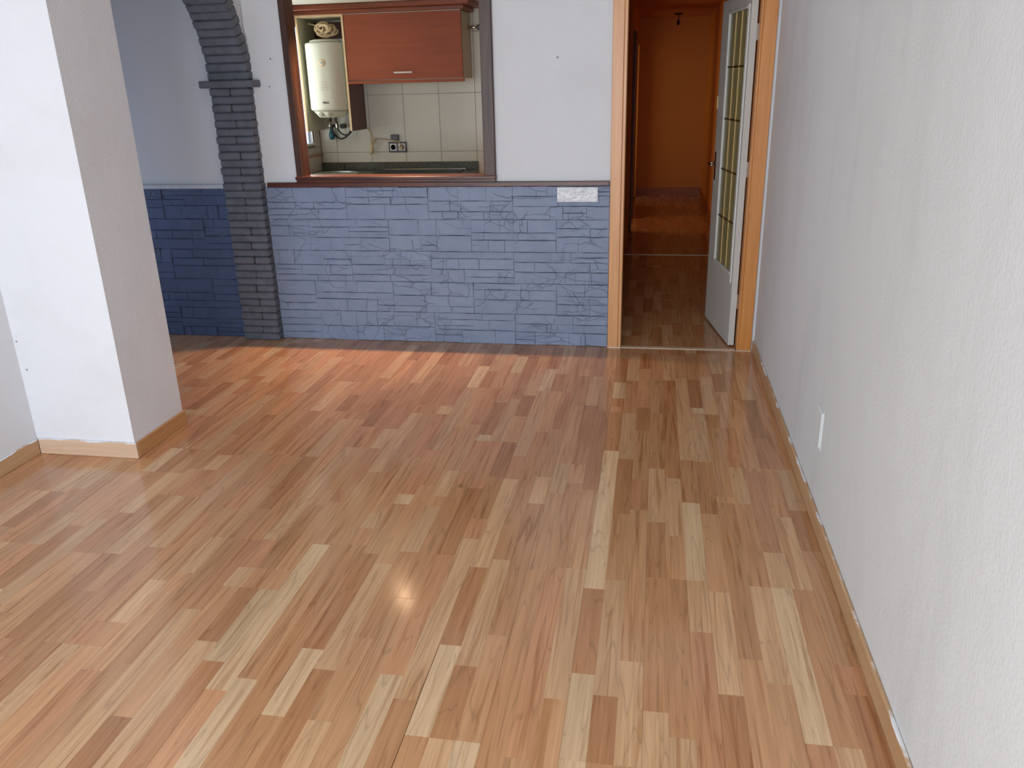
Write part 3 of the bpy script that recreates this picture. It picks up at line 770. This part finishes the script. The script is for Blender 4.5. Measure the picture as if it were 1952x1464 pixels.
# ------------------------------------------------------------------ boiler
bx0, by0 = -2.548, 6.47
wh = thing('water_heater', 'cream electric water heater hung in the open wall cabinet', 'water heater', (bx0, by0, 1.39))
bm = bmesh.new(); lathe(bm, [(.118, .052), (.147, .054), (.155, .062), (.156, .075), (.156, .525), (.154, .54), (.145, .546), (.11, .549)], 56)
body = link('tank', bm, M_boiler, wh, True)
bm = bmesh.new(); lathe(bm, [(.12, .5495), (.118, .562), (.09, .57)], 40); link('top_cap', bm, M_boilergrey, wh, True)
bm = bmesh.new(); lathe(bm, [(.085, 0), (.095, .001), (.14, .0515)], 40); ctl = link('control_housing', bm, M_boilergrey, wh, True)
for dx in (-.045, .02):
    Mk = Matrix.Translation((dx, -.122, .028)) @ Matrix.Rotation(dx * 8, 4, 'Z') @ Matrix.Rotation(PI / 2 + .55, 4, 'X')
    bm = bmesh.new(); lathe(bm, [(.021, -.012), (.021, .008), (.017, .012)], 24, M=Mk); box(bm, -.004, .004, -.016, .016, .01, .017, M=Mk)
    link('knob', bm, M_boiler, ctl)
boxobj('bracket', (-.1, .1, .14, .272, .45, .5), M_darkgrey, wh)
# dial and print on the tank
def tank_text(txt, size, x, z, mat, bold=0):
    cu = bpy.data.curves.new('text', 'FONT'); cu.body = txt; cu.size = size; cu.align_x = 'CENTER'; cu.align_y = 'CENTER'; cu.extrude = .0002; cu.offset = bold
    cu.materials.append(mat); tmp = bpy.data.objects.new('lettering', cu); me = bpy.data.meshes.new_from_object(tmp); bpy.data.objects.remove(tmp)
    o = bpy.data.objects.new('lettering', me); C.objects.link(o); o.parent = body
    y = -math.sqrt(.156 ** 2 - x * x) - .0022
    o.location = (x, y, z); o.rotation_euler = (PI / 2, 0, math.asin(x / .156)); return o
zc = lambda z: z - 1.39
Md = Matrix.Translation((.018, -.1555, zc(1.79))) @ Matrix.Rotation(.115, 4, 'Z') @ Matrix.Rotation(PI / 2, 4, 'X')
bm = bmesh.new(); lathe(bm, [(.026, -.004), (.026, .002), (.024, .004), (.019, .0035)], 32, M=Md); dl = link('dial', bm, M_edge, body, True)
bm = bmesh.new(); lathe(bm, [(.019, .003), (.0185, .0045)], 32, M=Md); link('dial_face', bm, M_boiler, body, True)
bm = bmesh.new(); box(bm, -.012, .004, -.002, .002, .0046, .0056, M=Md); link('dial_pointer', bm, M_ink, body)
for i, (s_, c_) in enumerate((('- ---- -- ---', M_redink), ('-- --- ----', M_redink), ('- ---- -- ---', M_redink), ('- ---- -- ---', M_ink), ('- ---- -- ---', M_ink))):
    tank_text(s_, .017, .018, zc(1.655 - i * .0145), c_)
tank_text('TEKA', .022, .02, zc(1.502), M_ink, .0006)
# hoses, valves under the boiler
def tobj(name, pts, r, mat, parent=None, n=6, seg=8, closed=False):
    bm = bmesh.new(); tube(bm, smooth_path(pts, n) if not closed else pts, r, seg, closed); return link(name, bm, mat, parent, True)
hs = thing('water_hoses', 'black flexible hoses looping under the water heater', 'hoses', (-2.5, 6.6, 1.2))
MH = (2.5, -6.6, -1.2)
H = lambda *p: [(a_ + MH[0], b_ + MH[1], c_ + MH[2]) for a_, b_, c_ in p]
tobj('hose', H((-2.60, 6.56, 1.39), (-2.61, 6.60, 1.32), (-2.60, 6.62, 1.25), (-2.555, 6.64, 1.215), (-2.50, 6.65, 1.24), (-2.46, 6.67, 1.30), (-2.45, 6.72, 1.335)), .0075, M_black, hs)
tobj('hose', H((-2.54, 6.53, 1.39), (-2.565, 6.60, 1.31), (-2.545, 6.64, 1.255), (-2.50, 6.66, 1.245), (-2.47, 6.70, 1.28), (-2.45, 6.74, 1.31)), .006, M_black, hs)
for (x, z) in ((-2.60, 1.36), (-2.54, 1.35)):
    bm = bmesh.new(); tube(bm, H((x, 6.54, z), (x, 6.555, z - .04)), .013, 10); link('nut', bm, M_chrome, hs)
bm = bmesh.new(); tube(bm, H((-2.45, 6.752, 1.335), (-2.45, 6.69, 1.335)), .017, 12); link('wall_valve', bm, M_darkgrey, hs)
bm = bmesh.new(); tube(bm, H((-2.56, 6.752, 1.31), (-2.56, 6.70, 1.31)), .02, 12); link('wall_valve', bm, M_black, hs)
tv = thing('valve_cap', 'teal rubber valve hanging below the water heater', 'valve', (-2.655, 6.70, 1.22))
bm = bmesh.new(); lathe(bm, [(.008, -.015), (.02, -.008), (.026, .012), (.023, .035), (.013, .055), (.01, .065)], 20); link('bulb', bm, M_teal, tv, True)
bm = bmesh.new(); tube(bm, [(0, 0, .06), (0, .01, .085), (0, .05, .095)], .012, 10); link('elbow', bm, M_black, tv, True)
# coiled cable on top of the boiler
cc = thing('cable_bundle', 'tangled bundle of beige cable above the water heater', 'cable', (-2.53, 6.47, 1.965))
rc = random.Random(8)
for i in range(19):
    cx_, cz_ = rc.uniform(-.03, .035), .05 + rc.uniform(-.012, .04); rx, rz = rc.uniform(.035, .062), rc.uniform(.018, .036); ph_ = rc.uniform(-.5, .5); cyy = rc.uniform(-.05, .03)
    pts = [(cx_ + rx * math.cos(t) * math.cos(ph_) - rz * math.sin(t) * math.sin(ph_), cyy + .025 * math.sin(t + i), cz_ + rx * math.cos(t) * math.sin(ph_) * .6 + rz * math.sin(t) * math.cos(ph_)) for t in [2 * PI * k / 20 for k in range(20)]]
    tobj('loop', pts, .0085, M_coil, cc, closed=True, seg=6)
tobj('tail', [(-.02, 0, .075), (-.08, .02, .095), (-.16, .06, .115), (-.185, .1, .12)], .005, M_coil, cc)
tobj('tie', [(-.012, -.065, .03), (.0, -.07, .06), (.004, -.06, .09)], .006, M_coil, cc)

# ------------------------------------------------------------------ sockets, cord
YT = KY - .008
so = thing('double_socket', 'double socket in a dark frame on the kitchen tiles', 'socket', (-2.109, YT, 1.136))
boxobj('frame', (-.078, .078, -.011, 0, -.042, .042), M_darkgrey, so, b=.004)
for dx in (-.036, .036):
    ins = boxobj('insert', (dx - .029, dx + .029, -.015, -.009, -.029, .029), M_socket, so, b=.003)
    bm = bmesh.new(); lathe(bm, [(.021, .0), (.021, .0025), (.018, .0025), (.016, -.0)], 28, M=Matrix.Translation((dx, -.0155, 0)) @ Matrix.Rotation(PI / 2, 4, 'X')); link('well_ring', bm, M_black, ins)
    for ex in (-.0095, .0095):
        bm = bmesh.new(); lathe(bm, [(.003, 0), (.003, .002)], 10, M=Matrix.Translation((dx + ex, -.0155, 0)) @ Matrix.Rotation(PI / 2, 4, 'X')); link('hole', bm, M_ink, ins)
jb = thing('junction_box', 'small grey box mounted just above the double socket', 'box', (-2.125, YT, 1.213))
boxobj('body', (-.034, .034, -.03, 0, -.024, .024), M_darkgrey, jb, b=.004); boxobj('lid', (-.03, .03, -.034, -.03, -.02, .02), M_darkgrey, jb, b=.002)
cd = thing('power_cord', 'beige power cord with dangling connector plugged into the double socket', 'cord', (-2.3, YT, 1.2))
MCd = (2.3, -YT, -1.2)
G = lambda *p: [(a_ + MCd[0], b_ + MCd[1], c_ + MCd[2]) for a_, b_, c_ in p]
tobj('cable', G((-2.352, 6.73, 1.289), (-2.325, 6.72, 1.262), (-2.315, 6.72, 1.22), (-2.318, 6.715, 1.18), (-2.322, 6.71, 1.15)), .0055, M_cord, cd)
tobj('cable', G((-2.318, 6.71, 1.15), (-2.30, 6.71, 1.19), (-2.27, 6.715, 1.208), (-2.20, 6.725, 1.20), (-2.13, 6.715, 1.19), (-2.085, 6.70, 1.18), (-2.068, 6.695, 1.155), (-2.073, 6.71, 1.136)), .0045, M_cord, cd)
tobj('cable', G((-2.312, 6.712, 1.215), (-2.29, 6.70, 1.213), (-2.282, 6.70, 1.195), (-2.30, 6.705, 1.17), (-2.32, 6.71, 1.14)), .0045, M_cord, cd)
bm = bmesh.new(); tube(bm, G((-2.318, 6.712, 1.155), (-2.322, 6.712, 1.13), (-2.328, 6.712, 1.105), (-2.33, 6.712, 1.085)), [.007, .014, .017, .012], 12); link('connector', bm, M_coil, cd, True)
bm = bmesh.new(); tube(bm, G((-2.073, 6.735, 1.136), (-2.073, 6.705, 1.136)), .017, 16); link('plug', bm, M_cord, cd)
pp = thing('pipe_stub', 'short chrome pipe beside the wall cabinet', 'pipe', (-1.43, KY - .1, 2.02))
bm = bmesh.new(); tube(bm, [(-.025, 0, 0), (.055, 0, 0)], .012, 16); link('pipe', bm, M_chrome, pp, True)
bm = bmesh.new(); tube(bm, [(.05, 0, 0), (.075, 0, 0)], .021, 16); link('collar', bm, M_darkgrey, pp)
boxobj('clip', (-.006, .006, 0, .09, -.006, .006), M_darkgrey, pp)

# ------------------------------------------------------------------ plates and small marks on the walls
sw = thing('switch_plate', 'wide socket plate under crinkled shiny film near the door casing', 'plate', (-.457, YB - .016, .965))
boxobj('backplate', (-.115, .115, -.002, .012, -.036, .036), M_socket, sw, b=.002)
bm = bmesh.new(); rp = random.Random(2); nx, nz_ = 20, 8
gv = [[bm.verts.new((-.123 + .246 * i / nx, -.011 - (0 if i in (0, nx) or j in (0, nz_) else rp.uniform(0, .005)), -.043 + .087 * j / nz_)) for j in range(nz_ + 1)] for i in range(nx + 1)]
for i in range(nx):
    for j in range(nz_): bm.faces.new([gv[i][j], gv[i + 1][j], gv[i + 1][j + 1], gv[i][j + 1]])
ed = [gv[i][0] for i in range(nx + 1)] + [gv[nx][j] for j in range(1, nz_ + 1)] + [gv[i][nz_] for i in range(nx - 1, -1, -1)] + [gv[0][j] for j in range(nz_ - 1, 0, -1)]
bk = [bm.verts.new((v_.co.x, 0.0, v_.co.z)) for v_ in ed]
for i in range(len(ed)): bm.faces.new([ed[i], bk[i], bk[(i + 1) % len(ed)], ed[(i + 1) % len(ed)]])
bmesh.ops.recalc_face_normals(bm, faces=bm.faces[:]); link('film', bm, M_film, sw)
sv_ = thing('blank_plate', 'blank white cover plate low on the right wall', 'plate', (XW, 2.98, .36))
boxobj('cover', (-.008, 0, -.05, .05, -.07, .07), M_right, sv_, b=.003); boxobj('box_rim', (-.0025, 0, -.056, .056, -.076, .076), M_right, sv_)
def hole(x, y, z, nrm, label, r=.005):
    bm = bmesh.new(); Mh = {'y': Matrix.Rotation(PI / 2, 4, 'X'), 'x': Matrix.Rotation(PI / 2, 4, 'Y')}[nrm]
    lathe(bm, [(r, -.001), (r, .0012), (r * .6, .0018)], 12, M=Mh)
    o = link('wall_plug', bm, M_plug); o.location = (x, y, z); tag(o, label, 'wall plug', 'old fixings left in the walls'); return o
hole(-2.345, YB, 1.783, 'y', 'upper grey wall plug between the arch and the wooden frame', .007)
hole(-2.372, YB, 1.624, 'y', 'lower grey wall plug between the arch and the wooden frame', .006)
hole(-.578, YB, 1.742, 'y', 'lone grey wall plug between the wooden frame and the door', .0065)
hole(-2.838, 3.11, .555, 'y', 'dark screw hole at the left edge of the pillar, upper one', .005)
hole(-2.82, 3.11, .42, 'y', 'dark screw hole at the left edge of the pillar, lower one', .005)
hb_ = thing('pendant_fitting', 'bare ceiling lamp fitting hanging in the corridor', 'lamp', (.235, 11.9, HZ))
bm = bmesh.new(); lathe(bm, [(.055, 0), (.05, -.02), (.01, -.025)][::-1], 20); link('rose', bm, M_black, hb_)
bm = bmesh.new(); tube(bm, [(0, 0, -.02), (.005, 0, -.06), (0, 0, -.09)], .005, 8); link('wire', bm, M_black, hb_)
bm = bmesh.new(); lathe(bm, [(.014, -.145), (.022, -.13), (.02, -.1), (.012, -.085)], 16); link('bulb_holder', bm, M_black, hb_, True)

# ------------------------------------------------------------------ kitchen ceiling lamps
t = thing('downlight', 'small round can lamp on the kitchen ceiling just behind the pass-through', 'lamp', (-1.82, 5.175, KZ))
bm = bmesh.new(); lathe(bm, [(.05, 0), (.05, -.054), (.044, -.054), (.044, -.004), (.0, -.004)], 32, cap=False); bmesh.ops.remove_doubles(bm, verts=bm.verts[:], dist=1e-5)
link('can', bm, M_boilergrey, t)
bm = bmesh.new(); lathe(bm, [(.03, -.008), (.03, -.0045)], 28); link('bulb', bm, M_lamp, t)
d = bpy.data.lights.new('can_lamp_bulb', 'AREA'); d.shape = 'DISK'; d.size = .06; d.energy = 26; d.color = (1, .64, .39); d.spread = 2.4
o = bpy.data.objects.new('can_lamp_bulb', d); C.objects.link(o); o.parent = t; o.location = (0, 0, -.009)
